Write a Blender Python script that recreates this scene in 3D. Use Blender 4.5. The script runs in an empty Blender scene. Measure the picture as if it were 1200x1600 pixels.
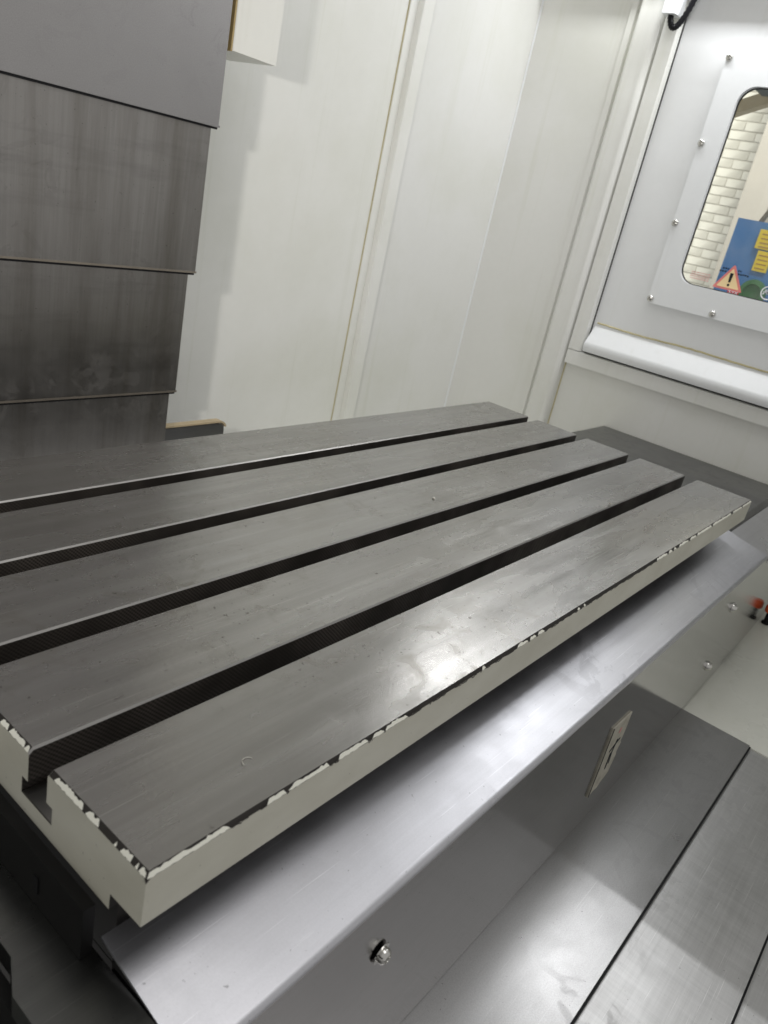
import bpy, bmesh, math, random
from mathutils import Vector, Matrix
random.seed(7)
C = bpy.context.scene.collection
S = bpy.context.scene
rad = math.radians

# ------------------------------------------------------------------ camera
cam_d = bpy.data.cameras.new('camera')
cam = bpy.data.objects.new('camera', cam_d); C.objects.link(cam)
S.camera = cam
CR = ((0.6225, -0.7556, 0.2038), (-0.1724, -0.3864, -0.9061), (0.7634, 0.5289, -0.3708))
CP = Vector((-0.1786, -0.2105, 0.3132)); FPX = 1206.8646
right = Vector(CR[0]).normalized(); fwd = Vector(CR[2]).normalized()
up = right.cross(fwd).normalized(); right = fwd.cross(up)
cam.matrix_world = Matrix(((right.x, up.x, -fwd.x, CP.x), (right.y, up.y, -fwd.y, CP.y), (right.z, up.z, -fwd.z, CP.z), (0, 0, 0, 1)))
cam_d.sensor_fit = 'VERTICAL'; cam_d.sensor_height = 36; cam_d.sensor_width = 27
cam_d.lens = FPX / 1600 * 36
cam_d.clip_start = 0.01; cam_d.clip_end = 100
cam_d.dof.use_dof = True; cam_d.dof.focus_distance = 0.78; cam_d.dof.aperture_fstop = 14

# ------------------------------------------------------------------ light
W = bpy.data.worlds.new('World'); S.world = W; W.use_nodes = True
bg = W.node_tree.nodes['Background']; bg.inputs[0].default_value = (1.0, 0.99, 0.97, 1); bg.inputs[1].default_value = 0.44

def area(name, loc, target, sx, sy, watts, col=(1, 1, 1), spread=180):
    d = bpy.data.lights.new(name, 'AREA'); d.shape = 'RECTANGLE'; d.size = sx; d.size_y = sy
    d.energy = watts; d.color = col; d.spread = rad(spread)
    o = bpy.data.objects.new(name, d); C.objects.link(o); o.location = loc
    dirv = (Vector(target) - Vector(loc)).normalized()
    z = -dirv; y = Vector((0, 1, 0)); y = (y - z * y.dot(z)).normalized(); x = y.cross(z)
    o.rotation_euler = Matrix(((x.x, y.x, z.x), (x.y, y.y, z.y), (x.z, y.z, z.z))).to_euler()
    return o
area('tube_lamp', (1.60, 0.325, 0.98), (1.28, 0.325, 0.0), 0.010, 0.89, 4.8, (0.97, 0.985, 1.0))     # work lamp high on the right wall
area('side_lamp', (-0.385, 0.05, 0.42), (0.9, 0.9, 0.3), 0.05, 0.05, 1.7, (1.0, 0.97, 0.92), 95)
area('hall_lamp', (0.55, -0.35, 2.3), (0.45, 0.0, 0.0), 1.3, 1.0, 8.5, (1.0, 0.985, 0.965))     # broad hall light above the open front   # small lamp on the left
area('cabinet_fill', (2.5, 0.2, 2.2), (3.3, 0.6, 0.3), 0.5, 0.5, 30.0, (1.0, 0.98, 0.93))     # added fill that brightens the cabinet outside
area('brick_wall_fill', (4.2, 0.9, 2.6), (6.5, 2.0, 0.6), 0.9, 0.9, 240.0, (1.0, 0.96, 0.88))     # added fill for the brick wall beyond the window

vs = S.view_settings
vs.view_transform = 'Standard'; vs.look = 'None'; vs.exposure = 0.03; vs.gamma = 1; vs.use_curve_mapping = False
S.cycles.use_denoising = True
S.cycles.max_bounces = 8
S.cycles.sample_clamp_indirect = 4

# ------------------------------------------------------------------ materials
class NT:
    def __init__(s, name):
        s.m = bpy.data.materials.new(name); s.m.use_nodes = True; s.t = s.m.node_tree
        s.b = s.t.nodes['Principled BSDF']; s.tc = s.t.nodes.new('ShaderNodeTexCoord')
    def n(s, kind, **kw):
        nd = s.t.nodes.new(kind)
        for k, v in kw.items(): setattr(nd, k, v)
        return nd
    def l(s, a, b): s.t.links.new(a, b)
    def val(s, sock, v):
        if hasattr(v, 'is_linked') or isinstance(v, bpy.types.NodeSocket): s.l(v, sock)
        else: sock.default_value = v
    def mapped(s, scale=(1, 1, 1), rot=(0, 0, 0), loc=(0, 0, 0)):
        mp = s.n('ShaderNodeMapping'); mp.inputs['Scale'].default_value = scale; mp.inputs['Rotation'].default_value = rot
        mp.inputs['Location'].default_value = loc
        s.l(s.tc.outputs['Object'], mp.inputs[0]); return mp.outputs[0]
    def noise(s, scale, detail=4, rough=.55, m=(1, 1, 1), rot=(0, 0, 0), loc=(0, 0, 0), dist=0):
        nd = s.n('ShaderNodeTexNoise'); nd.inputs['Scale'].default_value = scale; nd.inputs['Detail'].default_value = detail
        nd.inputs['Roughness'].default_value = rough; nd.inputs['Distortion'].default_value = dist
        s.l(s.mapped(m, rot, loc), nd.inputs['Vector']); return nd.outputs[0]
    def ramp(s, v, a, b, lo=0., hi=1.):
        r = s.n('ShaderNodeMapRange'); s.l(v, r.inputs[0]); r.inputs[1].default_value = a; r.inputs[2].default_value = b
        r.inputs[3].default_value = lo; r.inputs[4].default_value = hi; return r.outputs[0]
    def math(s, op, a, b=0.):
        r = s.n('ShaderNodeMath', operation=op); s.val(r.inputs[0], a); s.val(r.inputs[1], b); return r.outputs[0]
    def mix(s, f, a, b):
        r = s.n('ShaderNodeMix', data_type='RGBA'); s.val(r.inputs[0], f)
        for i, v in ((6, a), (7, b)):
            if isinstance(v, bpy.types.NodeSocket): s.l(v, r.inputs[i])
            else: r.inputs[i].default_value = (*v, 1) if len(v) == 3 else v
        return r.outputs[2]
    def bump(s, h, strength, dist=.001):
        b = s.n('ShaderNodeBump'); b.inputs['Strength'].default_value = strength; b.inputs['Distance'].default_value = dist
        s.l(h, b.inputs['Height']); s.l(b.outputs[0], s.b.inputs['Normal']); return b
    def col(s, v):
        if isinstance(v, bpy.types.NodeSocket): s.l(v, s.b.inputs['Base Color'])
        else: s.b.inputs['Base Color'].default_value = (*v, 1)
    def rough(s, v): s.val(s.b.inputs['Roughness'], v)
    def metal(s, v): s.val(s.b.inputs['Metallic'], v)

def plain(name, c, rough=.5, metal=0., var=.06, bump=.0):
    t = NT(name); n = t.noise(30, 4)
    t.col(t.mix(n, tuple(x * (1 - var) for x in c), tuple(min(1, x * (1 + var)) for x in c)))
    t.rough(rough); t.metal(metal)
    if max(c) < .05: t.b.inputs['Specular IOR Level'].default_value = .15
    if bump: t.bump(t.noise(900, 3), bump, .0005)
    return t.m

def painted(name, c, rough=.38, dirt=(.52, .53, .40), amount=.28):
    t = NT(name); n = t.noise(3.2, 5); fine = t.noise(60, 4)
    d = t.math('MULTIPLY', t.ramp(n, .45, .75), amount)
    base = t.mix(fine, tuple(x * .975 for x in c), tuple(min(1, x * 1.015) for x in c))
    spots = t.math('ADD', t.ramp(t.noise(140, 2), .70, .76, 0, .12), t.ramp(t.noise(1, 4, .6, m=(42, 42, 1.4)), .58, .74, 0, .16))
    t.col(t.mix(t.math('ADD', d, spots), base, dirt)); t.rough(t.ramp(n, .3, .7, rough - .06, rough + .1))
    t.b.inputs['Specular IOR Level'].default_value = .45
    t.bump(t.noise(420, 2, .5), .10, .0006)
    return t.m

M = {}
M['wall'] = painted('white_enclosure_paint', (.825, .825, .785))
M['housing'] = painted('cream_housing_paint', (.86, .855, .80), .4, (.6, .58, .48), .15)
M['wall_side'] = painted('white_side_paint', (.765, .765, .74), .35)
M['door'] = painted('white_door_paint', (.77, .78, .785), .36, (.55, .55, .48), .12)
M['plate'] = painted('window_plate_paint', (.80, .815, .825), .42, (.6, .6, .55), .06)
M['tray'] = painted('tray_paint', (.74, .745, .67), .28, (.45, .46, .36), .35)
M['seal'] = plain('ochre_sealant', (.52, .46, .26), .5, 0, .35)
M['tan'] = plain('tan_edge', (.50, .40, .25), .55, 0, .2)  # tan colour along the top edge of the guard plate
M['lip'] = plain('brown_lip', (.34, .30, .25), .4, .8, .3)
M['rubber'] = plain('black_rubber', (.012, .012, .013), .55, 0, .3)
M['black'] = plain('black_oxide_plate', (.008, .0078, .0078), .45, 0, .3)
M['dark_iron'] = plain('dark_cast_iron', (.035, .032, .030), .6, .3, .3)
M['chrome'] = plain('bright_screw_steel', (.62, .61, .58), .2, 1, .08)
M['hose'] = plain('black_hose', (.012, .012, .014), .32, 0, .3)
M['swarf'] = plain('bright_swarf', (.8, .78, .72), .25, 1, .05)
M['gasket'] = plain('window_gasket', (.035, .035, .035), .5, 0, .2)

def cream_mat():
    t = NT('cream_table_paint')
    n = t.noise(14, 5, m=(1, 1, 2)); spots = t.ramp(t.noise(260, 3, m=(1, 1, 1)), .70, .735)
    c = t.mix(t.ramp(n, .3, .75), (.66, .645, .555), (.55, .53, .44))
    t.col(t.mix(t.math('MULTIPLY', spots, .85), c, (.06, .05, .04))); t.rough(.38)
    t.bump(t.noise(160, 3), .12, .0006); return t.m
M['cream'] = cream_mat()

M['bare'] = plain('bare_dark_iron', (.045, .041, .038), .38, .5, .35, .3)
M['flake'] = plain('lit_cream_paint', (.87, .86, .76), .4, 0, .05)  # table's cream paint, lightened as if the chamfer catches the light

def ground_steel():
    t = NT('ground_cast_iron_top')
    big = t.noise(5, 5, .55, m=(.6, 2.2, 1)); mid = t.noise(22, 5, .55, m=(.35, 1.6, 1), dist=.4)
    smear = t.ramp(t.noise(6, 5, .55, m=(.6, 1.5, 1), loc=(2, 5, 1), dist=1.3), .50, .62)
    grind = t.noise(1, 5, .7, m=(5, 700, 100)); band = t.noise(1, 4, .6, m=(1.8, 60, 10)); grind2 = t.noise(1, 3, .6, m=(300, 30, 40), rot=(0, 0, .5))
    zone = t.ramp(t.noise(4.5, 3, .5, loc=(1, 9, 0)), .40, .62)
    zone2 = t.ramp(t.noise(8, 4, .6, loc=(6, 1, 0)), .40, .55)
    pits = t.math('MAXIMUM', t.math('MULTIPLY', t.ramp(t.noise(190, 3, .6), .655, .69), zone), t.math('MULTIPLY', t.ramp(t.noise(85, 3, .65, loc=(1, 4, 2)), .675, .72), zone2))
    stain = t.math('MULTIPLY', t.ramp(t.noise(30, 4, .55, loc=(7, 2, 0), dist=.8), .52, .75), zone)
    def scratches(rot, sc, off, lo):
        return t.math('MULTIPLY', t.ramp(t.noise(1, 1.5, .5, m=(sc, 1300, 20), rot=(0, 0, rot), loc=off), lo, lo + .05), t.ramp(t.noise(9, 3, .5, loc=off), .52, .66))
    scr = t.math('ADD', scratches(.32, 9, (1, 2, 0), .69), t.math('ADD', scratches(-.55, 14, (4, 1, 0), .71), scratches(.05, 6, (8, 3, 0), .66)))
    base = t.mix(t.ramp(big, .3, .7), (.285, .275, .262), (.345, .338, .326))
    base = t.mix(t.ramp(grind, .35, .65, 0, .20), base, (.27, .262, .25))
    base = t.mix(t.ramp(band, .45, .72, 0, .45), base, (.45, .445, .43))
    base = t.mix(t.math('MULTIPLY', stain, .55), base, (.195, .18, .15))
    base = t.mix(t.math('MULTIPLY', pits, .75), base, (.08, .07, .06))
    base = t.mix(t.math('MULTIPLY', scr, .75), base, (.66, .65, .62))
    t.col(base); t.metal(.97)
    r = t.math('ADD', t.ramp(mid, .3, .7, .215, .325), t.math('ADD', t.math('MULTIPLY', stain, .10), t.math('MULTIPLY', smear, -.045)))
    t.rough(r); t.b.inputs['Anisotropic'].default_value = .3
    h = t.math('ADD', t.math('MULTIPLY', grind, .5), t.math('MULTIPLY', grind2, .10))
    h = t.math('ADD', h, t.math('MULTIPLY', t.noise(300, 4, .7), .55))
    h = t.math('SUBTRACT', h, t.math('MULTIPLY', scr, .5)); h = t.math('ADD', h, t.math('MULTIPLY', t.noise(70, 4, .6, dist=1.), .55))
    t.bump(h, .13, .0006); return t.m
M['top'] = ground_steel()
M['edge_steel'] = plain('worn_bright_edge', (.36, .35, .335), .36, 1, .2, .1)

def slot_wall():
    # milled side of the T-slots, dark with crossed cutter marks
    t = NT('milled_slot_wall')
    def wave(rot):
        w = t.n('ShaderNodeTexWave'); w.wave_type = 'BANDS'; w.bands_direction = 'X'; w.inputs['Scale'].default_value = 135
        w.inputs['Distortion'].default_value = 1.2; w.inputs['Detail'].default_value = 2; w.inputs['Detail Scale'].default_value = .6
        t.l(t.mapped((1, 1, 1), (0, rot, 0)), w.inputs['Vector']); return w.outputs['Fac']
    n = t.noise(18, 5); patch = t.ramp(t.noise(7, 3, loc=(3, 3, 3)), .38, .62)
    h = t.math('MULTIPLY', t.math('ADD', t.math('MULTIPLY', wave(.80), .65), t.math('MULTIPLY', wave(-.75), .35)), patch)
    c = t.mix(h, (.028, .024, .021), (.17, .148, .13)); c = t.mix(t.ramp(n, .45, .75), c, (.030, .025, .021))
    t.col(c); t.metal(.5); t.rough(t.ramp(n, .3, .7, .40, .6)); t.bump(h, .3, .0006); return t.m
M['slot'] = slot_wall()

def brushed(name, c, r0, r1, along='X', aniso=.5, smear=.5, metal=1., scratch=.08, cross=0., grain=0., fine=.5, stain=0.):
    t = NT(name)
    lo, hi = 2.5, 190
    m1 = {'X': (lo, hi, hi), 'Y': (hi, lo, hi), 'Z': (hi, hi, lo)}[along]
    m2 = {'X': (hi, lo * 3, hi), 'Y': (lo * 3, hi, hi), 'Z': (lo * 3, lo * 3, hi)}[along]
    b1 = t.noise(1, 8, .8, m=m1); b2 = t.noise(1, 8, .8, m=m2); gr = t.noise(700, 3, .7); big = t.noise(5.5, 5, .55, dist=.5); mid = t.noise(40, 4, .6)
    f = t.ramp(b1, .3, .7) if grain < 1 else t.ramp(gr, .3, .7)
    if 0 < grain < 1: f = t.math('ADD', t.math('MULTIPLY', f, 1 - grain), t.math('MULTIPLY', t.ramp(gr, .3, .7), grain))
    if cross: f = t.math('ADD', t.math('MULTIPLY', f, 1 - cross), t.math('MULTIPLY', t.ramp(b2, .3, .7), cross))
    base = t.mix(f, tuple(x * (1 - scratch * 1.6) for x in c), tuple(min(1, x * (1 + scratch)) for x in c))
    base = t.mix(t.math('MULTIPLY', t.ramp(big, .5, .72), smear * .5), base, tuple(x * .72 for x in c))
    base = t.mix(t.ramp(t.noise(300, 2), .72, .76, 0, .6), base, tuple(x * .25 for x in c))
    smu = t.math('MULTIPLY', t.ramp(t.noise(16, 5, .65, loc=(5, 2, 3), dist=1.8), .53, .58), t.ramp(t.noise(5, 2, loc=(2, 7, 1)), .45, .6))
    base = t.mix(t.math('MULTIPLY', smu, .34 * smear), base, tuple(x * .62 for x in c))
    if stain:
        base = t.mix(t.ramp(t.noise(1, 5, .65, m=(16, 16, 1.3), loc=(2, 2, 2)), .46, .68, 0, stain), base, (.13, .115, .09))
        base = t.mix(t.ramp(t.noise(1, 4, .6, m=(3, 3, 26), loc=(5, 2, 2)), .55, .72, 0, stain * .7), base, tuple(x * .45 for x in c))
    fs = t.math('MULTIPLY', t.ramp(t.noise(1, 1.5, .5, m=(14, 900, 900), rot=(0, 0, .5), loc=(3, 3, 3)), .69, .73), fine * smear)
    base = t.mix(fs, base, tuple(min(1, x * 1.5) for x in c))
    t.col(base); t.metal(metal)
    t.rough(t.math('ADD', t.ramp(big, .3, .7, r0, r1), t.math('ADD', t.math('MULTIPLY', t.math('SUBTRACT', mid, .5), smear * .12), t.math('MULTIPLY', smu, .07 * smear))))
    t.b.inputs['Anisotropic'].default_value = aniso
    t.bump(t.math('ADD', f, t.math('MULTIPLY', t.noise(260, 2), .4)), .07, .0005); return t.m
M['apron_top'] = brushed('brushed_stainless_slope', (.64, .64, .675), .34, .43, 'X', .2, .8, scratch=.06, grain=.4)
M['apron_face'] = brushed('polished_stainless_face', (.52, .51, .51), .06, .10, 'X', .1, .25, scratch=.03)
M['y_plate'] = brushed('brushed_cover_steel', (.60, .595, .59), .36, .46, 'X', .3, .9, scratch=.15, cross=.45)
M['y_plate_a'] = brushed('satin_cover_steel', (.41, .405, .405), .28, .36, 'X', .2, .6, scratch=.10, grain=.75)
M['col_plate'] = brushed('dull_column_steel', (.36, .345, .33), .32, .44, 'Z', .3, 1.2, scratch=.07, fine=.0, stain=.5)
M['col_plate_top'] = brushed('satin_column_steel', (.385, .373, .37), .42, .50, 'X', .1, .5, scratch=.07, grain=1., fine=0.)
M['cover_dark'] = brushed('grey_cover_steel', (.20, .20, .20), .30, .42, 'X', .2, .5, scratch=.05)
M['cover_light'] = brushed('light_cover_steel', (.62, .62, .65), .22, .32, 'X', .2, .4, scratch=.06)
M['cover_black'] = brushed('oily_dark_cover', (.15, .152, .147), .20, .34, 'X', .1, 1.0, scratch=.10)

def glass_mat():
    t = NT('window_glass'); nt = t.t; nt.nodes.remove(t.b)
    out = nt.nodes['Material Output']; tr = t.n('ShaderNodeBsdfTransparent'); tr.inputs[0].default_value = (.95, .97, .96, 1)
    gl = t.n('ShaderNodeBsdfGlossy'); gl.inputs['Roughness'].default_value = .02
    fr = t.n('ShaderNodeFresnel'); fr.inputs[0].default_value = 1.45
    mx = t.n('ShaderNodeMixShader'); t.l(fr.outputs[0], mx.inputs[0]); t.l(tr.outputs[0], mx.inputs[1]); t.l(gl.outputs[0], mx.inputs[2])
    df = t.n('ShaderNodeBsdfDiffuse'); df.inputs[0].default_value = (.75, .74, .70, 1)      # dirty film that gives the view through the pane its haze
    m2 = t.n('ShaderNodeMixShader'); t.l(t.ramp(t.noise(12, 5, .6), .35, .7, .02, .10), m2.inputs[0]); t.l(mx.outputs[0], m2.inputs[1]); t.l(df.outputs[0], m2.inputs[2])
    t.l(m2.outputs[0], out.inputs[0]); return t.m
M['glass'] = glass_mat()

# ------------------------------------------------------------------ builders
def link(name, me, parent=None, mats=()):
    o = bpy.data.objects.new(name, me); C.objects.link(o)
    for m in mats: me.materials.append(M[m] if isinstance(m, str) else m)
    if parent: o.parent = parent
    return o
def tag(o, label, cat=None, group=None, kind=None):
    if label: o['label'] = label
    if cat: o['category'] = cat
    if group: o['group'] = group
    if kind: o['kind'] = kind
    return o
def thing(name, label, cat, loc=(0, 0, 0), group=None, kind=None):
    o = bpy.data.objects.new(name, None); C.objects.link(o); o.location = loc; o.empty_display_size = .05
    return tag(o, label, cat, group, kind)
def mesh_of(bm, name, smooth=None):
    me = bpy.data.meshes.new(name); bmesh.ops.recalc_face_normals(bm, faces=bm.faces); bm.to_mesh(me); bm.free()
    if smooth is not None:
        for p in me.polygons: p.use_smooth = True
        me.set_sharp_from_angle(angle=rad(smooth))
    return me
def bm_prism(bm, pts, axis, a0, a1, mats=None, cap=0):
    """pts: closed 2-D outline; axis 'X': (y,z), 'Y': (x,z), 'Z': (x,y)"""
    f = {'X': lambda p, a: (a, p[0], p[1]), 'Y': lambda p, a: (p[0], a, p[1]), 'Z': lambda p, a: (p[0], p[1], a)}[axis]
    v0 = [bm.verts.new(f(p, a0)) for p in pts]; v1 = [bm.verts.new(f(p, a1)) for p in pts]; n = len(pts)
    for i in range(n):
        fc = bm.faces.new((v0[i], v0[(i + 1) % n], v1[(i + 1) % n], v1[i])); fc.material_index = mats[i] if mats else 0
    for v in (v0, v1):
        fc = bm.faces.new(v); fc.material_index = cap
def prism(name, pts, axis, a0, a1, mat, parent=None, bevel=0, segs=2, mats=None, smooth=40, cap=0):
    bm = bmesh.new(); bm_prism(bm, pts, axis, a0, a1, mats, cap)
    if bevel: bmesh.ops.bevel(bm, geom=[e for e in bm.edges if e.calc_face_angle(0) > .5], offset=bevel, segments=segs, affect='EDGES', clamp_overlap=True)
    o = link(name, mesh_of(bm, name, smooth), parent, mat if isinstance(mat, (list, tuple)) else [mat])
    if smooth and (bevel or len(pts) > 7):
        w = o.modifiers.new('weighted_normal', 'WEIGHTED_NORMAL'); w.keep_sharp = True; w.weight = 100
    return o
def box(name, x0, x1, y0, y1, z0, z1, mat, parent=None, bevel=.001, segs=2):
    return prism(name, [(x0, y0), (x1, y0), (x1, y1), (x0, y1)], 'Z', z0, z1, mat, parent, bevel, segs)
def ribbon(name, path, axis, a0, a1, thick, mat, parent=None, mats=None, smooth=40):
    """sheet of given thickness following an open 2-D path, extruded along axis"""
    P = [Vector(p) for p in path]; off = []
    for i, p in enumerate(P):
        d = (P[min(i + 1, len(P) - 1)] - P[max(i - 1, 0)]).normalized(); off.append(p + Vector((d.y, -d.x)) * thick)
    pts = [tuple(p) for p in P] + [tuple(p) for p in reversed(off)]
    m = None
    if mats: m = list(mats) + [mats[-1]] + list(reversed(mats)) + [mats[0]]
    return prism(name, pts, axis, a0, a1, mat, parent, 0, 1, m, smooth)
def arc(c, r, a0, a1, n=5): return [(c[0] + r * math.cos(rad(a0 + (a1 - a0) * i / n)), c[1] + r * math.sin(rad(a0 + (a1 - a0) * i / n))) for i in range(n + 1)]
def lathe_mesh(name, prof, n=20, hexhole=None):
    """prof: (r,h) from outside base to centre top; axis +Z"""
    bm = bmesh.new(); rings = []
    for r, h in prof:
        rings.append([bm.verts.new((r * math.cos(2 * math.pi * i / n), r * math.sin(2 * math.pi * i / n), h)) for i in range(n)] if r > 1e-7 else [bm.verts.new((0, 0, h))])
    for a, b in zip(rings, rings[1:]):
        for i in range(n):
            j = (i + 1) % n
            if len(a) == 1: bm.faces.new((a[0], b[j], b[i]))
            elif len(b) == 1: bm.faces.new((a[i], a[j], b[0]))
            else: bm.faces.new((a[i], a[j], b[j], b[i]))
    return mesh_of(bm, name, 35)
def tube(name, pts, r, mat, parent=None, n=8, ribs=False):
    bm = bmesh.new(); P = [Vector(p) for p in pts]; rings = []; prev = None
    for i, p in enumerate(P):
        d = (P[min(i + 1, len(P) - 1)] - P[max(i - 1, 0)]).normalized()
        u = (prev - d * prev.dot(d)).normalized() if prev else d.orthogonal().normalized(); prev = u; v = d.cross(u)
        rr = r * (1.0 if not ribs or i % 2 else .82)
        rings.append([bm.verts.new(p + (u * math.cos(2 * math.pi * k / n) + v * math.sin(2 * math.pi * k / n)) * rr) for k in range(n)])
    for a, b in zip(rings, rings[1:]):
        for k in range(n): bm.faces.new((a[k], a[(k + 1) % n], b[(k + 1) % n], b[k]))
    bm.faces.new(rings[0]); bm.faces.new(rings[-1])
    return link(name, mesh_of(bm, name, 50), parent, [mat])
def bez(p0, p1, p2, p3, n):
    p0, p1, p2, p3 = map(Vector, (p0, p1, p2, p3)); out = []
    for i in range(n + 1):
        t = i / n; s = 1 - t; out.append(p0 * s**3 + p1 * 3 * s * s * t + p2 * 3 * s * t * t + p3 * t**3)
    return out
def place(o, loc, normal, spin=0):
    """turn local +Z to normal"""
    q = Vector((0, 0, 1)).rotation_difference(Vector(normal)); o.rotation_mode = 'QUATERNION'
    from mathutils import Quaternion
    o.rotation_quaternion = q @ Quaternion((0, 0, 1), spin); o.location = loc; return o

# ------------------------------------------------------------------ enclosure walls
XR, YB = 1.70, .965
wb = thing('wall_back', 'white painted sheet metal back wall of the machine enclosure', None, (0, YB, 0), kind='structure')
def under(o, p): o.parent = p; o.matrix_parent_inverse = Matrix.Translation(p.location).inverted(); return o
under(box('wall_panel', -1.2, 1.2102, YB, YB + .02, -.75, 2.0, 'wall', None, .0008), wb)
under(box('sealant_bead', 1.2102, 1.2122, YB - .0012, YB + .012, -.75, 2.0, 'seal', None, .0006), wb)
under(ribbon('wall_post', [(1.2122, YB + .004), (1.2122, YB - .004)] + [(1.236, YB - .004)] + arc((1.2425, YB - .012), .004, 180, 270, 3) + arc((1.272, YB - .012), .004, 270, 360, 3) + [(1.2835, YB + .006)], 'Z', -.75, 2.0, -.0015, 'wall', None), wb)
under(box('wall_panel', 1.2835, XR + .02, YB, YB + .02, -.75, 2.0, 'wall_side', None, .0008), wb)

wr = thing('wall_right', 'white painted sheet metal side wall with door opening', None, (XR, 0, 0), kind='structure')
under(box('wall_panel', XR, XR + .02, .7285, YB - .0025, -.75, 2.0, 'wall_side', None, .002), wr)
under(tube('bend_highlight', [(XR - .0005, YB - .001, -.75), (XR - .0005, YB - .001, 2.0)], .0028, 'plate', None, 10), wr)  # lighter strip stands in for the highlight along the wall bend
under(box('sealant_bead', XR - .001, XR + .012, .7265, .7285, -.75, 2.0, 'seal', None, .0005), wr)
under(ribbon('door_post', [(XR + .004, .7265), (XR - .006, .7265), (XR - .006, .714), (XR + .001, .711), (XR + .001, .700)] + arc((XR - .014, .694), .006, 90, 180, 3) + [(XR - .020, .668)] + arc((XR - .008, .655), .014, 170, 245, 6) + [(XR + .006, .638)], 'Z', -.75, 2.0, .0015, 'wall_side', None), wr)
under(box('sealant_bead', XR - .0015, XR + .01, .6355, .638, -.75, .0215, 'seal', None, .0005), wr)
under(box('lower_panel', XR, XR + .02, -.9, .6355, -.75, .0225, 'wall_side', None, .001), wr)
# door frame: jamb and bottom rail, proud of the wall
under(prism('frame_jamb', [(XR + .03, .597), (XR - .012, .597), (XR - .018, .602), (XR - .018, .6345), (XR + .03, .6345)], 'Z', .0590, 2.0, 'wall_side', None, .0012), wr)
under(prism('frame_rail', [(XR + .03, .023), (XR - .018, .023), (XR - .018, .0565), (XR - .014, .0585), (XR + .03, .0585)], 'Y', -.9, .6345, 'wall_side', None, .0012), wr)

# ------------------------------------------------------------------ side door with window
door = thing('side_door', 'white painted side door with rounded window and bright sloping sill', 'door', (XR, 0, .06))
under(box('door_leaf', XR + .001, XR + .02, .4275 + .02, .5955, .0625, 2.0, 'door', None, .0012), door)
under(box('door_gap_shade', XR - .004, XR + .02, .5957, .5968, .0588, 2.0, 'gasket', None, .0004), door)  # black strips stand in for the dark gap around the door leaf
under(box('door_gap_shade', XR - .012, XR + .02, -.9, .5954, .0588, .0622, 'gasket', None, .0004), door)
WY0, WY1, WZ0, WZ1 = -.07, .4285, .2725, .6790      # clear opening
under(box('door_leaf', XR + .001, XR + .02, -.9, .4475, .0635, WZ0 - .02, 'door', None, .0005), door)
under(box('door_leaf', XR + .001, XR + .02, -.9, .4475, WZ1 + .02, 2.0, 'door', None, .0005), door)
under(prism('door_sill', [(XR + .001, .0626), (XR - .030, .0640), (XR - .034, .072), (XR - .034, .084), (XR - .030, .089), (XR + .001, .127)], 'Y', -.9, .590, 'plate', None, .0014, 3), door)
bm = bmesh.new()
yy = .586; prev = None                                     # hand-laid bead above the sill
pts = []
while yy > -.9:
    pts.append((XR + .001, yy, .1345 + .0012 * math.sin(yy * 23) + random.uniform(-.0006, .0006))); yy -= .012
bead = tube('sealant_bead', pts, .0022, 'seal', None, 6); under(bead, door); bm.free()
def rrect(y0, y1, z0, z1, r, n=7):
    o = []
    for c, a in (((y1 - r, z1 - r), 0), ((y0 + r, z1 - r), 90), ((y0 + r, z0 + r), 180), ((y1 - r, z0 + r), 270)): o += arc(c, r, a, a + 90, n)
    return o
def frame_mesh(name, outer, inner, x0, x1):
    bm = bmesh.new(); rows = []
    for ring in (outer, inner):
        rows.append([[bm.verts.new((x, p[0], p[1])) for p in ring] for x in (x0, x1)])
    n = len(outer)
    for i in range(n):
        j = (i + 1) % n
        (o0, o1), (i0, i1) = rows
        for q in ((o0[i], o0[j], i0[j], i0[i]), (o1[i], o1[j], i1[j], i1[i]), (o0[i], o0[j], o1[j], o1[i]), (i0[i], i0[j], i1[j], i1[i])): bm.faces.new(q)
    return mesh_of(bm, name, 40)
PY0, PY1, PZ0, PZ1 = -.12, .4785, .2125, .7345
wp = link('window_plate', frame_mesh('window_plate', rrect(PY0, PY1, PZ0, PZ1, .004), rrect(WY0, WY1, WZ0, WZ1, .036), XR - .011, XR + .001), None, ['plate']); under(wp, door)
gk = link('gasket', frame_mesh('gasket', rrect(WY0 - .008, WY1 + .008, WZ0 - .008, WZ1 + .008, .044), rrect(WY0 + .0018, WY1 - .0018, WZ0 + .0018, WZ1 - .0018, .0342), XR + .0015, XR + .006), None, ['gasket']); under(gk, door)
pane = box('window_pane', XR + .0065, XR + .0105, WY0 - .01, WY1 + .01, WZ0 - .01, WZ1 + .01, 'glass', None, 0); under(pane, door)
scr = lathe_mesh('screw', [(.0058, 0), (.0058, .0014), (.0052, .003), (.0036, .0042), (.0022, .0045), (.0019, .0030), (0, .0030)], 16); scr.materials.append(M['chrome'])
for y, z in [(.4725, .7274), (.4725, .5600), (.4725, .3925), (.4725, .2225), (.3235, .2225), (.175, .2225), (.03, .2225), (.3235, .7274)]:
    o = bpy.data.objects.new('screw', scr); o.scale = (1.35,) * 3; C.objects.link(o); place(o, (XR - .011, y, z), (-1, 0, 0), random.random() * 3); o.parent = door; o.matrix_parent_inverse = Matrix.Translation(door.location).inverted()
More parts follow.
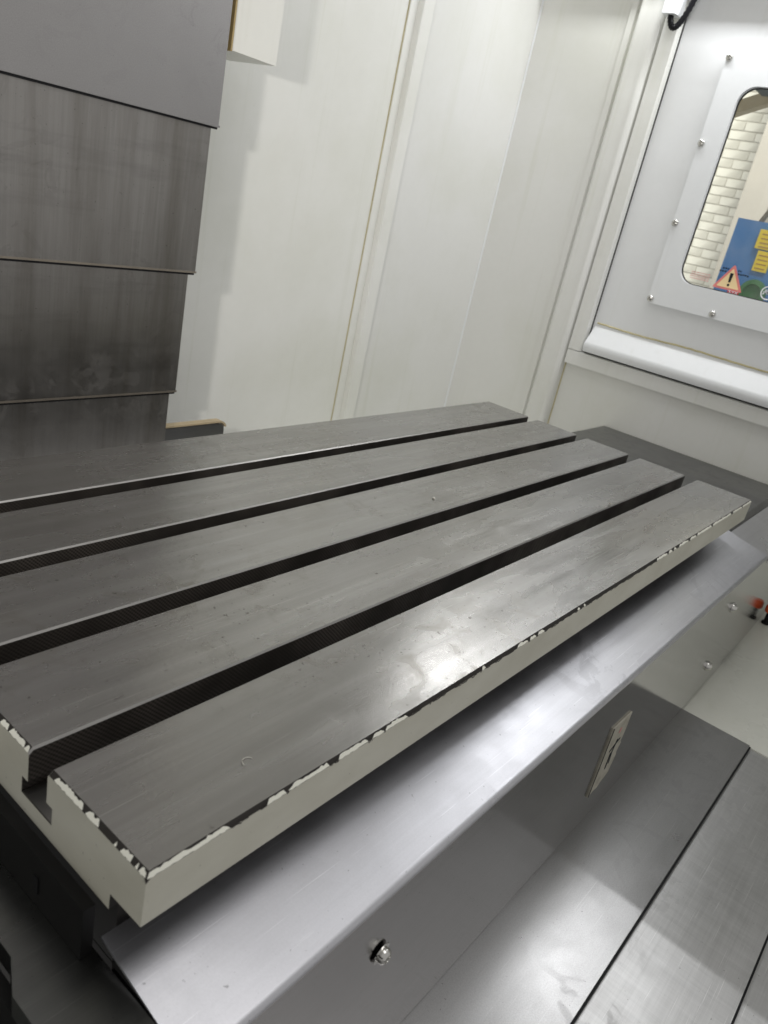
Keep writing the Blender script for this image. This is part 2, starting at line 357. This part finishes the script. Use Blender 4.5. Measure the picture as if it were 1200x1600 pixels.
# print on the pane, seen from behind (so mirrored)
def flat(name, poly, x, mat, parent, th=.0004):
    o = prism(name, poly, 'X', x, x + th, mat, None, 0); under(o, parent); return o
M['st_red'] = plain('sticker_red', (.72, .22, .20), .5); M['st_cream'] = plain('sticker_cream', (.86, .66, .36), .5)
M['ink'] = plain('black_print', (.015, .02, .025), .6); M['st_strip'] = plain('red_strip', (.60, .05, .07), .5); M['st_white'] = plain('white_print', (.8, .8, .82), .5)
M['faded_red'] = plain('faded_red_print', (.62, .28, .27), .6)
GX = XR + .0058
def tri(cy, cz, w, h, r=.005):
    o = []
    A = [Vector((cy - w / 2, cz)), Vector((cy + w / 2, cz)), Vector((cy, cz + h))]
    for i in range(3):
        p, a, b = A[i], A[i - 1], A[(i + 1) % 3]; u = (a - p).normalized(); v = (b - p).normalized()
        for k in range(5):
            t = k / 4; q = (p + u * r) * (1 - t) ** 2 + p * 2 * t * (1 - t) + (p + v * r) * t * t; o.append(tuple(q))
    return o
ws = flat('warning_sticker', tri(.3175, .2790, .067, .0555), GX, 'st_red', door); tag(ws, 'warning triangle sticker with exclamation mark seen from behind')
flat('sticker_face', tri(.3175, .2835, .050, .0415, .002), GX - .0005, 'st_cream', door)
flat('exclamation_mark', [(.3152, .2955), (.3198, .2955), (.3212, .3150), (.3138, .3150)], GX - .001, 'ink', door)
flat('exclamation_mark', arc((.3175, .2895), .0027, 0, 330, 10), GX - .001, 'ink', door)
flat('red_strip', [(.290, .2695 + .0045), (.3145, .2695 + .0045), (.3145, .2785), (.290, .2785)], GX, 'st_strip', door)
def strokes(name, segs, w, mat):
    bm = bmesh.new()
    for (a, b) in segs:
        a = Vector(a); b = Vector(b); d = (b - a).normalized(); n = Vector((-d.y, d.x)) * w / 2
        bm_prism(bm, [tuple(a + n), tuple(b + n), tuple(b - n), tuple(a - n)], 'X', GX - .0009, GX - .0005)
    o = link(name, mesh_of(bm, name), None, [mat]); under(o, door); return o
# letters X Y Z: read from outside, so they run towards -Y seen from inside reversed
L = []
def let(ch, y0):
    w, h, z = .0052, .0050, .2743; f = lambda a, b: (y0 + a * w, z + b * h)
    L.extend({'X': [(f(0, 0), f(1, 1)), (f(1, 0), f(0, 1))], 'Y': [(f(.5, 0), f(.5, .5)), (f(.5, .5), f(0, 1)), (f(.5, .5), f(1, 1))], 'Z': [(f(0, 1), f(1, 1)), (f(1, 1), f(0, 0)), (f(0, 0), f(1, 0))]}[ch])
for ch, y0 in (('X', .2922), ('Y', .2995), ('Z', .3068)): let(ch, y0)
strokes('strip_lettering', L, .0011, 'st_white')
random.seed(3)
seg = []
for row, (z, ya, yb_) in enumerate(((.3225, .3000, .3400), (.3160, .2820, .3470))):
    y = ya
    while y < yb_:
        w = random.uniform(.002, .004)
        if abs(y - .3175) > (.336 - z) * .55 + .002: seg.append(((y, z), (y + w, z + random.uniform(-.001, .001))))
        y += w + .0018
strokes('sticker_print', seg, .0036, 'ink')
seg = []
for z in (.3010, .2965, .2920, .2875):
    y = .362
    while y < .404:
        w = random.uniform(.002, .006); seg.append(((y, z), (y + w, z))); y += w + .0014
strokes('faded_notice', seg, .0020, 'faded_red')
seg = []
for k in range(16):
    a = k / 16 * 2 * math.pi; b = a + 2 * math.pi / 16
    seg.append(((.2315 + .0135 * math.cos(a), .2915 + .0135 * math.sin(a)), (.2315 + .0135 * math.cos(b), .2915 + .0135 * math.sin(b))))
seg += [((.2225, .2870), (.2275, .2985)), ((.2275, .2985), (.2315, .2890)), ((.2315, .2890), (.2355, .2985)), ((.2355, .2985), (.2405, .2870)), ((.222, .2925), (.241, .2925))]
strokes('round_emblem', seg, .0026, 'st_white')

# cable duct and hose at the top of the frame
dx = XR - .020
duct = prism('cable_duct', [(dx, .5985), (dx - .030, .6010), (dx - .034, .606), (dx - .034, .632), (dx, .634)], 'Z', .792, 2.0, 'plate', None, .0015)
tag(duct, 'white folded cable duct ending on the door frame', 'cable duct')
hp = bez((dx - .018, .622, .86), (dx - .018, .622, .755), (dx - .020, .598, .750), (dx - .016, .583, .800), 34) + bez((dx - .016, .583, .800), (dx - .013, .572, .84), (dx - .012, .566, .88), (dx - .012, .560, .95), 24)[1:]
tag(tube('corrugated_hose', hp, .0068, 'hose', None, 12, True), 'black corrugated cable hose looping out of the white duct', 'hose')

# ------------------------------------------------------------------ outside the window
BX = 7.5
bw = thing('brick_wall', 'white painted brick wall of the workshop beyond the window', 'wall', (BX, 0, -.3))
under(box('mortar', BX + .005, BX + .15, -1.0, 4.2, -.3, 3.4, plain('grey_mortar', (.60, .58, .52), .9), None, 0), bw)
M['brick'] = painted('white_brick_paint', (.74, .72, .65), .6, (.36, .34, .29), .8)
bmx = bmesh.new(); bm_prism(bmx, [(-.1105, -.0350), (.1105, -.0350), (.1105, .0350), (-.1105, .0350)], 'X', -.0065, .01)
bmesh.ops.bevel(bmx, geom=list(bmx.edges), offset=.003, segments=1, affect='EDGES'); bme = mesh_of(bmx, 'brick', 40); bme.materials.append(M['brick'])
for r_ in range(28):
    for c_ in range(6):
        o = bpy.data.objects.new('brick', bme); C.objects.link(o)
        o.location = (BX + random.uniform(-.003, .002), 1.36 + c_ * .227 + (r_ % 2) * .113, .05 + r_ * .0765); under(o, bw)
cab = thing('blue_cabinet', 'blue steel machine cabinet with yellow labels outside the window', 'cabinet', (3.2, 0, -.2))
M['blue'] = plain('blue_cabinet_paint', (.035, .17, .43), .4, 0, .08); M['yellow'] = plain('yellow_label', (.80, .58, .02), .5); M['orange_ink'] = plain('label_print', (.40, .22, .03), .6)
M['green'] = plain('green_plastic', (.03, .14, .04), .4, 0, .3)
under(box('cabinet_body', 3.2, 3.7, .0, .787, -.2, .520, 'blue', None, .008, 3), cab)
under(box('cabinet_door', 3.192, 3.2, .02, .775, -.18, .325, 'blue', None, .002), cab)
lb = under(box('yellow_label', 3.186, 3.1995, .59, .6870, .424, .494, 'yellow', None, .0005), cab)
for z in (.478, .462, .446, .432): under(box('label_print', 3.1852, 3.186, .61, .675, z - .003, z + .002, 'orange_ink', None, 0), cab)
under(box('yellow_label', 3.186, 3.1995, .615, .6680, .343, .418, 'yellow', None, .0005), cab)
for z in (.402, .386, .370, .354): under(box('label_print', 3.1852, 3.186, .622, .660, z - .003, z + .002, 'orange_ink', None, 0), cab)
vm = lathe_mesh('valve_knob', [(.048, 0), (.052, .012), (.050, .026), (.034, .030), (.030, .018), (0, .018)], 24); vm.materials.append(M['green'])
vk = bpy.data.objects.new('valve_knob', vm); C.objects.link(vk); place(vk, (3.191, .632, .262), (-1, 0, 0)); vk.parent = cab; vk.matrix_parent_inverse = Matrix.Translation(cab.location).inverted()
tag(tube('power_cable', bez((3.35, .745, .518), (3.35, .70, .64), (3.36, .66, .70), (3.40, .60, .78), 16), .010, plain('brown_cable', (.12, .09, .05), .6), None, 8), 'brown cable rising from the top of the blue cabinet', 'cable')
lv = thing('black_lever', 'black handled lever above the blue cabinet beyond the window', 'lever', (3.45, .62, .52))
under(tube('lever_grip', [(3.42, .712, .712), (3.42, .705, .711), (3.42, .66, .70), (3.42, .60, .685)], .016, 'rubber', None, 10), lv)
under(tube('lever_rod', [(3.45, .62, .52), (3.44, .60, .60), (3.42, .60, .686)], .008, 'chrome', None, 8), lv)
fx = thing('timber_beam', 'tan timber beam sloping overhead beyond the window', 'beam', (3.84, .9, 1.0))
under(prism('beam_timber', [(2.02, .66), (2.00, .61), (.30, 1.355), (.32, 1.405)], 'X', 3.84, 3.90, plain('timber', (.52, .42, .26), .7), None, .003), fx)
pm = thing('dark_motor', 'dark green grey motor housing hanging beyond the top of the window', 'motor', (3.8, .9, 1.0))
under(box('motor_body', 3.6, 3.82, .70, 1.055, 1.06, 1.60, plain('motor_grey', (.05, .075, .08), .5), None, .02, 3), pm)
pp = thing('grey_pillar', 'dim grey steel pillar in front of the white brick wall', 'pillar', (6.6, 1.75, -.3))
under(box('pillar_post', 6.5, 6.7, 1.58, 1.80, -.3, 3.4, plain('pillar_paint', (.30, .28, .25), .6), None, .01, 2), pp)
# ------------------------------------------------------------------ column way cover
col = thing('column_way_cover', 'tall stepped steel way cover on the machine column', 'way cover', (.35, .8, -.4))
covers = [(.6424, .800, .3547, 1.6, 'col_plate_top'), (.6328, .8045, .1418, .3800, 'col_plate'), (.6232, .8090, -.0535, .165, 'col_plate'), (.6147, .8135, -.42, -.030, 'col_plate')]
for xr, y, z0, z1, mt in covers:
    o = prism('cover_plate', [(-.05, y + .055), (-.05, y + .0035), (-.0465, y), (xr - .0025, y), (xr, y + .0025), (xr, y + .055)], 'Z', z0, z1, mt, None, 0); under(o, col)
    if z0 > -.4:
        o = box('folded_lip', -.049, xr - .0004, y - .0009, y - .0001, z0 + .0002, z0 + .0030, mt if z0 > .3 else 'lip', None, .0006); under(o, col)
        o = box('wiper_lip', -.049, xr - .003, y + .0012, y + .0033, z0 - .0030, z0 - .0002, 'rubber', None, 0); under(o, col)
bx_ = thing('column_housing', 'cream white box housing beside the top of the column cover', 'housing', (.7, .87, .4615))
under(box('housing_shell', .6645, .7535, .820, .930, .4615, 1.6, 'housing', None, .0025, 3), bx_)
under(box('sealant_bead', .6612, .6643, .8185, .84, .4600, 1.6, plain('amber_sealant', (.55, .40, .17), .45, 0, .3), None, .001), bx_)
under(box('housing_core', .40, .6610, .870, .930, .4615, 1.6, 'wall', None, .002), bx_)
gp = thing('guard_plate', 'grey guard plate with tan top edge and rounded corner behind the column', 'guard plate', (.7, .86, -.3))
gpts = [(.40, -.40), (.7735, -.40)] + arc((.7615, -.1475), .012, 0, 90, 5) + [(.40, -.1335)]
under(prism('guard_sheet', gpts, 'Y', .850, .8600, 'cover_dark', None, 0), gp)
under(ribbon('guard_edge', [(.40, -.1330)] + list(reversed(arc((.7615, -.1475), .0145, 20, 90, 6))), 'Y', .8485, .8640, -.0030, 'tan', None), gp)

# ------------------------------------------------------------------ covers right and left of the table, chip tray
rc = thing('side_way_cover', 'flat grey steel way cover between table end and side wall', 'way cover', (1.4, .25, -.3))
under(prism('cover_plate', [(.483, -.30), (.483, -.097), (.050, -.097), (.046, -.099), (.040, -.106), (.040, -.30)], 'X', 1.12, 1.545, [M['cover_dark']], None, .0008), rc)
under(prism('cover_plate', [(.487, -.30), (.487, -.100), (.052, -.100), (.044, -.108), (.044, -.30)], 'X', 1.5455, 1.698, [M['cover_dark']], None, .0008), rc)
under(prism('front_flange', [(.0395, -.108), (.0395, -.30), (-.034, -.30), (-.034, -.128), (-.031, -.1245)], 'X', 1.165, 1.69, 'cover_light', None, .0015), rc)
under(box('wiper_strip', 1.1035, 1.118, .06, .48, -.14, -.0945, 'rubber', None, .001), rc)

tray = prism('chip_tray', [(.9435, -.301), (1.16, -.296), (1.698, -.262), (1.698, -.285), (.9435, -.32)], 'Y', -1.0, .96, 'tray', None, 0)
tag(tray, 'pale painted chip tray sloping beside the front covers', None, None, 'structure')
kn = thing('orange_knob', 'orange red knob on a black stem standing on the pale chip tray', 'knob', (1.375, -.0612, -.2830)); kn.scale = (.72,) * 3
km = lathe_mesh('knob_stem', [(.0105, 0), (.0105, .006), (.0065, .009), (.0065, .034), (.0, .034)], 16); km.materials.append(M['rubber'])
ko = bpy.data.objects.new('knob_stem', km); C.objects.link(ko); ko.parent = kn
km = lathe_mesh('knob_cap', [(.0, .0342), (.0125, .0342), (.0145, .038), (.0145, .050), (.011, .056), (.0, .057)], 18); km.materials.append(plain('orange_plastic', (.75, .10, .02), .35))
ko = bpy.data.objects.new('knob_cap', km); C.objects.link(ko); ko.parent = kn

lc = thing('end_way_cover', 'dark oily steel way cover at the near end of the table', 'way cover', (-.05, .2, -.2))
under(prism('cover_plate', [(-.0012, -.20), (-.0012, .60), (-.0342, .60), (-.0342, .0563), (-.0435, .0362), (-.0435, -.20)], 'Z', -.095, -.0805, 'cover_black', None, .0008), lc)
under(box('cover_plate', -.30, -.0345, -.20, .60, -.150, -.122, 'cover_black', None, .001), lc)
under(box('cover_side', -.0430, -.036, -.20, .60, -.1218, -.0955, 'black', None, .0005), lc)
br = under(box('end_bracket', -.0105, -.0035, .0320, .60, -.0803, -.0448, 'black', None, .0012), lc)
sl = under(box('bracket_slot', -.0112, -.0104, .0740, .0790, -.0700, -.0590, 'rubber', None, .0002), lc)

# ------------------------------------------------------------------ front way cover plates
fc = thing('front_way_cover', 'brushed steel plates of the sliding way cover in front of the saddle', 'way cover', (.5, -.2, -.35))
ys = [-.0480, -.1503, -.2570, -.3640]
for i in range(3):
    z = -.297 - .006 * i
    under(box('cover_plate', -.6, .9415 + .006 * i, ys[i + 1], ys[i] + (.03 if i else 0), z - .0035, z, 'y_plate_a' if i == 0 else 'y_plate', None, .0006), fc)
    under(box('wiper_strip', -.6, .9405 + .006 * i, ys[i + 1] - .0022, ys[i + 1] - .0002, z - .0058, z - .0012, 'rubber', None, .0004), fc)
under(box('cover_base', -.6, .9400, -.5, -.05, -.40, -.3165, 'dark_iron', None, .001), fc)

# ------------------------------------------------------------------ saddle with stainless apron
sd = thing('saddle_apron', 'bent stainless steel apron covering the saddle below the table', 'apron', (.57, 0, -.3))
k = lambda y: -.0718 - (.0193 - y) * .227
path = [(.030, k(.03) - .0)] + [(.0, k(0))] + [(-.0440, k(-.0440))]
cx, cz = -.0400, k(-.0400) - .0092
path += [(-.0456, k(-.0456) - .0001), (-.0470, k(-.0470) - .0007), (-.0480, k(-.0480) - .0018), (-.0485, k(-.0485) - .0036), (-.0485, k(-.0485) - .0052), (-.0485, -.2962)]
ap = ribbon('apron_sheet', path, 'X', 0.0, 1.1435, -.0018, ['apron_top', 'apron_face'], None, mats=[0, 0, 0, 0, 0, 0, 1, 1], smooth=60)
under(ap, sd)
under(box('apron_end_sheet', 1.1436, 1.46, -.0484, -.0466, -.2885, -.1005, 'apron_face', None, .0003), sd)
under(box('saddle_body', .012, 1.130, .034, .45, -.30, -.104, 'dark_iron', None, .002), sd)
under(box('saddle_end_plate', .0015, .0115, -.040, .031, -.29, -.105, 'rubber', None, .0008), sd)  # coloured black to stand in for the dark gap below the table
# bolts
bolt = lathe_mesh('bolt', [(.0085, 0), (.0088, .003), (.0080, .0062), (.0058, .0082), (.0046, .0082), (.0040, .0045), (0, .0045)], 24); bolt.materials.append(M['chrome'])
wash = lathe_mesh('washer', [(.0040, .0), (.0125, 0), (.0125, .0013), (.0040, .0013)], 24); wash.materials.append(M['chrome'])
hexm = lathe_mesh('socket', [(.0042, .0050), (.0, .0050)], 6); hexm.materials.append(M['rubber'])
dome = lathe_mesh('bolt', [(.0082, 0), (.0080, .0022), (.0066, .0050), (.0040, .0070), (0, .0078)], 24); dome.materials.append(M['chrome'])
def bolt_at(x, z, full):
    o = bpy.data.objects.new('bolt', bolt if full else dome); C.objects.link(o); place(o, (x, -.0505 if full else -.0487, z), (0, -1, 0), .4); under(o, sd)
    if full:
        o.scale = (.66,) * 3
        w = bpy.data.objects.new('washer', wash); C.objects.link(w); w.parent = o; w.location = (0, 0, -.0012); w.rotation_euler = (rad(5), 0, 0)
        h = bpy.data.objects.new('socket', hexm); C.objects.link(h); h.parent = o
def under_q(o, p): pass
bolt_at(.1635, -.1460, True); bolt_at(1.0025, -.1380, False); bolt_at(1.0020, -.2425, False)
# torn tag
M['tagm'] = (lambda: (lambda t: (t.col(t.mix(t.ramp(t.noise(90, 4), .45, .65), (.44, .42, .35), (.34, .32, .26))), t.rough(.55), t.m)[-1])(NT('torn_paper_tag')))()
tp = [(.5612, -.1508), (.6140, -.1520), (.6150, -.178), (.6128, -.192), (.6165, -.196), (.6120, -.207), (.6155, -.213), (.6120, -.226), (.6105, -.236), (.602, -.239), (.594, -.2405), (.586, -.2455), (.575, -.2440), (.5625, -.2468), (.5618, -.20)]
tg = under(prism('torn_tag', tp, 'Y', -.0502, -.0487, 'tagm', None, 0), sd); tag(tg, 'torn grey tag stuck to the stainless apron')
def tagline(name, segs, w, mat):
    bm = bmesh.new()
    for a, b in segs:
        a = Vector(a); b = Vector(b); d = (b - a).normalized(); n = Vector((-d.y, d.x)) * w / 2
        bm_prism(bm, [tuple(a + n), tuple(b + n), tuple(b - n), tuple(a - n)], 'Y', -.0507, -.0503)
    o = link(name, mesh_of(bm, name), None, [mat]); o.parent = tg; return o
tagline('tag_marking', [((.603, -.183), (.578, -.190)), ((.594, -.180), (.590, -.196)), ((.590, -.196), (.594, -.214)), ((.586, -.196), (.588, -.219))], .0026, 'ink')
tagline('tag_spot', [((.588, -.166), (.593, -.1665))], .006, 'faded_red')
tagline('tag_border', [((.5622, -.151), (.5632, -.246))], .0018, 'rubber')

# ------------------------------------------------------------------ table
LT = 1.1027; P = .1; s = .0198; wf = .0885; wbk = .0904
tb = thing('machine_table', 'grey ground iron machine table with four long T-slots and chipped cream edges', 'machine table', (.55, .25, -.1))
edges = [(0, wf)] + [(wf + s + i * P, wf + (i + 1) * P) for i in range(3)] + [(wf + 3 * P + s, wf + 3 * P + s + wbk)]
ND = .0205; CE = .0026; TB = .0340
def strip(i, y0, y1):
    bm = bmesh.new(); first = i == 0; last = i == 4
    c0 = .0020 if first else .0013; c1 = CE if last else .0013; d0 = .0029 if first else c0
    def ring(x, drop, shrink=0.):
        return [bm.verts.new((x, y, z)) for y, z in ((y0, -ND), (y0, -d0 - drop), (y0 + c0, -drop), (y1 - c1, -drop), (y1, -c1 - drop), (y1, -ND))]
    rs = [ring(0, CE), ring(CE, 0)]
    n = 30
    for q in range(1, n): rs.append(ring(LT * q / n, 0))
    rs += [ring(LT - CE * .6, 0), ring(LT, CE * .6)]
    side0 = 1 if first else 3; ch0 = 2 if first else 4
    side1 = 1 if last else 3; ch1 = 2 if last else 4
    for q, (a, b) in enumerate(zip(rs, rs[1:])):
        end = q == 0
        for j, m in enumerate((side0, ch0, 0, ch1, side1, 3)):
            jj = (j + 1) % 6; f = bm.faces.new((a[j], a[jj], b[jj], b[j]))
            f.material_index = m if not (end and j == 2) else 5
    f = bm.faces.new(rs[0]); f.material_index = 1
    f = bm.faces.new(rs[-1]); f.material_index = 1
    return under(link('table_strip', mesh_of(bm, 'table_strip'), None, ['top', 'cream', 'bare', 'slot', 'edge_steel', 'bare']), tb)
for i, (a, b) in enumerate(edges): strip(i, a, b)
# paint left on the chamfers and bare iron biting into the painted faces
def ragged(name, spans, fr, mat, parent, lo, hi, step):
    # fr(s, t): point at s along the edge, t = 0 lower rim .. 1 upper rim of the chamfer
    bm = bmesh.new()
    for a, b in spans:
        if b < a: a, b = b, a
        n = max(3, int((b - a) / step)); low = []; top = []
        for i in range(n + 1):
            u = a + (b - a) * i / n; e = min(1, min(i, n - i) / 1.5 + .25)
            low.append(bm.verts.new(fr(u + random.uniform(-.3, .3) * step, lo() if lo() > 0 else lo() * e)))
            top.append(bm.verts.new(fr(u + random.uniform(-.3, .3) * step, max(.15, hi() * e))))
        for i in range(n): bm.faces.new((low[i], low[i + 1], top[i + 1], top[i]))
    return tag(under(link(name, mesh_of(bm, name), None, [mat]), parent), None, None, None, 'stuff')
random.seed(11)
def fr_front(u, t):
    u = min(max(u, .0006), LT - .0006)
    if t < 0: return (u, -.00025, -.0029 + t * .0038)
    return (u, .0020 * t - .0002, -.0029 + .0029 * t + .00015)
def fr_end(u, t):
    if t < 0: return (-.00025, u, -CE + t * CE)
    return (CE * t - .00018, u, -CE + CE * t + .00018)
FR = [(0, .0511), (.0775, .0924), (.0943, .1282), (.1367, .1642), (.1682, .1802), (.182, .2064), (.3022, .3069), (.3572, .3756), (.379, .3896), (.3935, .405), (.4732, .4773), (.4863, .4906), (.6845, .7188), (.7235, .7367), (.7416, .7514), (.7614, .7964), (.8038, .8279), (.8321, .8942), (.9004, .9895), (.9993, 1.0476), (1.0504, 1.102)]
ragged('paint_flakes', FR, fr_front, 'flake', tb, lambda: random.uniform(0, .12), lambda: random.uniform(.55, .95), .0022)
EN = [(.0825, .0555), (.0525, .0412), (.0274, .0256), (.0218, .013), (.0097, .0077), (.0068, .0012), (.1404, .132), (.1304, .1143), (.1136, .1095), (.175, .146), (.232, .213), (.262, .24)]
ragged('paint_flakes', EN, fr_end, 'flake', tb, lambda: random.uniform(0, .1), lambda: random.uniform(.6, .98), .0011)
gaps = [(a[1], b[0]) for a, b in zip(FR, FR[1:])]; nicks = []
for a, b in gaps:
    u = a
    while u < b:
        w = random.uniform(.002, .02); nicks.append((u, min(b, u + w))); u += w + random.uniform(.001, .012)
ragged('bare_nicks', nicks, fr_front, 'bare', tb, lambda: -random.uniform(.02, .42), lambda: random.uniform(.2, .4), .0018)
# lower casting with the wide part of the T-slots
Y1 = edges[-1][1]
base = [(0, -ND)]
mt = []
def add(p, m): base.append(p); mt.append(m)
for i in range(4):
    a = edges[i][1]; b = edges[i + 1][0]; c = (a + b) / 2
    add((a, -ND), 1); add((a, -.0222), 1); add((c - .016, -.0222), 1); add((c - .016, -.0338), 1); add((c + .016, -.0338), 1); add((c + .016, -.0222), 1); add((b, -.0222), 1); add((b, -ND), 1)
add((Y1, -ND), 1); add((Y1, -TB), 0); add((.470, -TB), 2); add((.470, -.100), 2); add((.0260, -.100), 2); add((.0260, -TB - .0008), 2); add((.0, -TB), 2)
mt.append(0)
# split: upper band (cream ends) and lower guide (dark), so end faces keep their own paint
upper = [p for p in base if p[1] > -.05]
bm = bmesh.new()
up_pts = [(0, -ND)] + base[1:-6] + [(Y1, -TB), (.470, -TB), (.470, -.0455), (.0260, -.0455), (.0260, -TB - .0008), (0, -TB)]
up_pts = [p for k_, p in enumerate(up_pts) if k_ == 0 or p != up_pts[k_ - 1]]
um = []
for k_ in range(len(up_pts)):
    p, q = up_pts[k_], up_pts[(k_ + 1) % len(up_pts)]
    um.append(0 if (p[0] == q[0] == 0 or p[0] == q[0] == Y1) else (2 if min(p[1], q[1]) <= -TB + .0001 and max(p[1], q[1]) <= -TB + .0001 else 1))
bm_prism(bm, up_pts, 'X', 0, LT, um, 0)
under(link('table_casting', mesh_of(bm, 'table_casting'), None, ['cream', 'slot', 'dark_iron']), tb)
for i in range(4):
    c_ = (edges[i][1] + edges[i + 1][0]) / 2
    under(box('slot_floor', .0004, LT - .0004, c_ - .0155, c_ + .0155, -.0337, -.0331, 'edge_steel', None, 0), tb)
under(box('table_guide', .012, LT - .012, .034, .462, -.103, -.0457, 'dark_iron', None, .001), tb)

# ------------------------------------------------------------------ swarf
def curl(name, p, r, a0, a1, rise, th, label):
    pts = [(r * math.cos(rad(a0 + (a1 - a0) * i / 10)), r * math.sin(rad(a0 + (a1 - a0) * i / 10)), th + rise * i / 10) for i in range(11)]
    o = tube(name, pts, th, 'swarf', None, 6); o.location = p
    return tag(o, label, 'metal shaving', 'loose metal shavings on the table')
curl('metal_shaving', (.0890, .0290, .0), .0040, 20, 190, .0006, .00022, 'thin curled bright shaving on the front strip near the chipped corner')
curl('metal_shaving', (.560, .2350, .0), .0016, 0, 240, .0003, .0008, 'tiny bright chip lying on the third strip from the chipped cream edge')
curl('metal_shaving', (.800, .1110, .0), .0018, 0, 200, .003, .0009, 'bright chip caught at the lip of the foremost slot')
curl('metal_shaving', (.0760, .2980, -.0195), .0030, 30, 170, .001, .0004, 'thin wire of shaving in a slot by the near table end')

# ------------------------------------------------------------------ added out of view on the right wall: shadow-casting sheet and lamp fixture
sh = thing('shadow_caster', 'white sheet added out of view to cast the shadow edge on the front plates', 'shadow caster', (XR, -.4, .19))
under(box('caster_sheet', .9440, XR - .013, -.80, -.048, .190, .205, 'door', None, .002), sh)  # added sheet, its left edge draws the straight shadow on the plates
lf = thing('lamp_fixture', 'white lamp fixture added out of view to shade the top of the door', 'lamp', (XR, .34, .95))
under(box('lamp_housing', 1.626, XR - .002, -.54, .80, .928, 1.04, 'door', None, .002), lf)
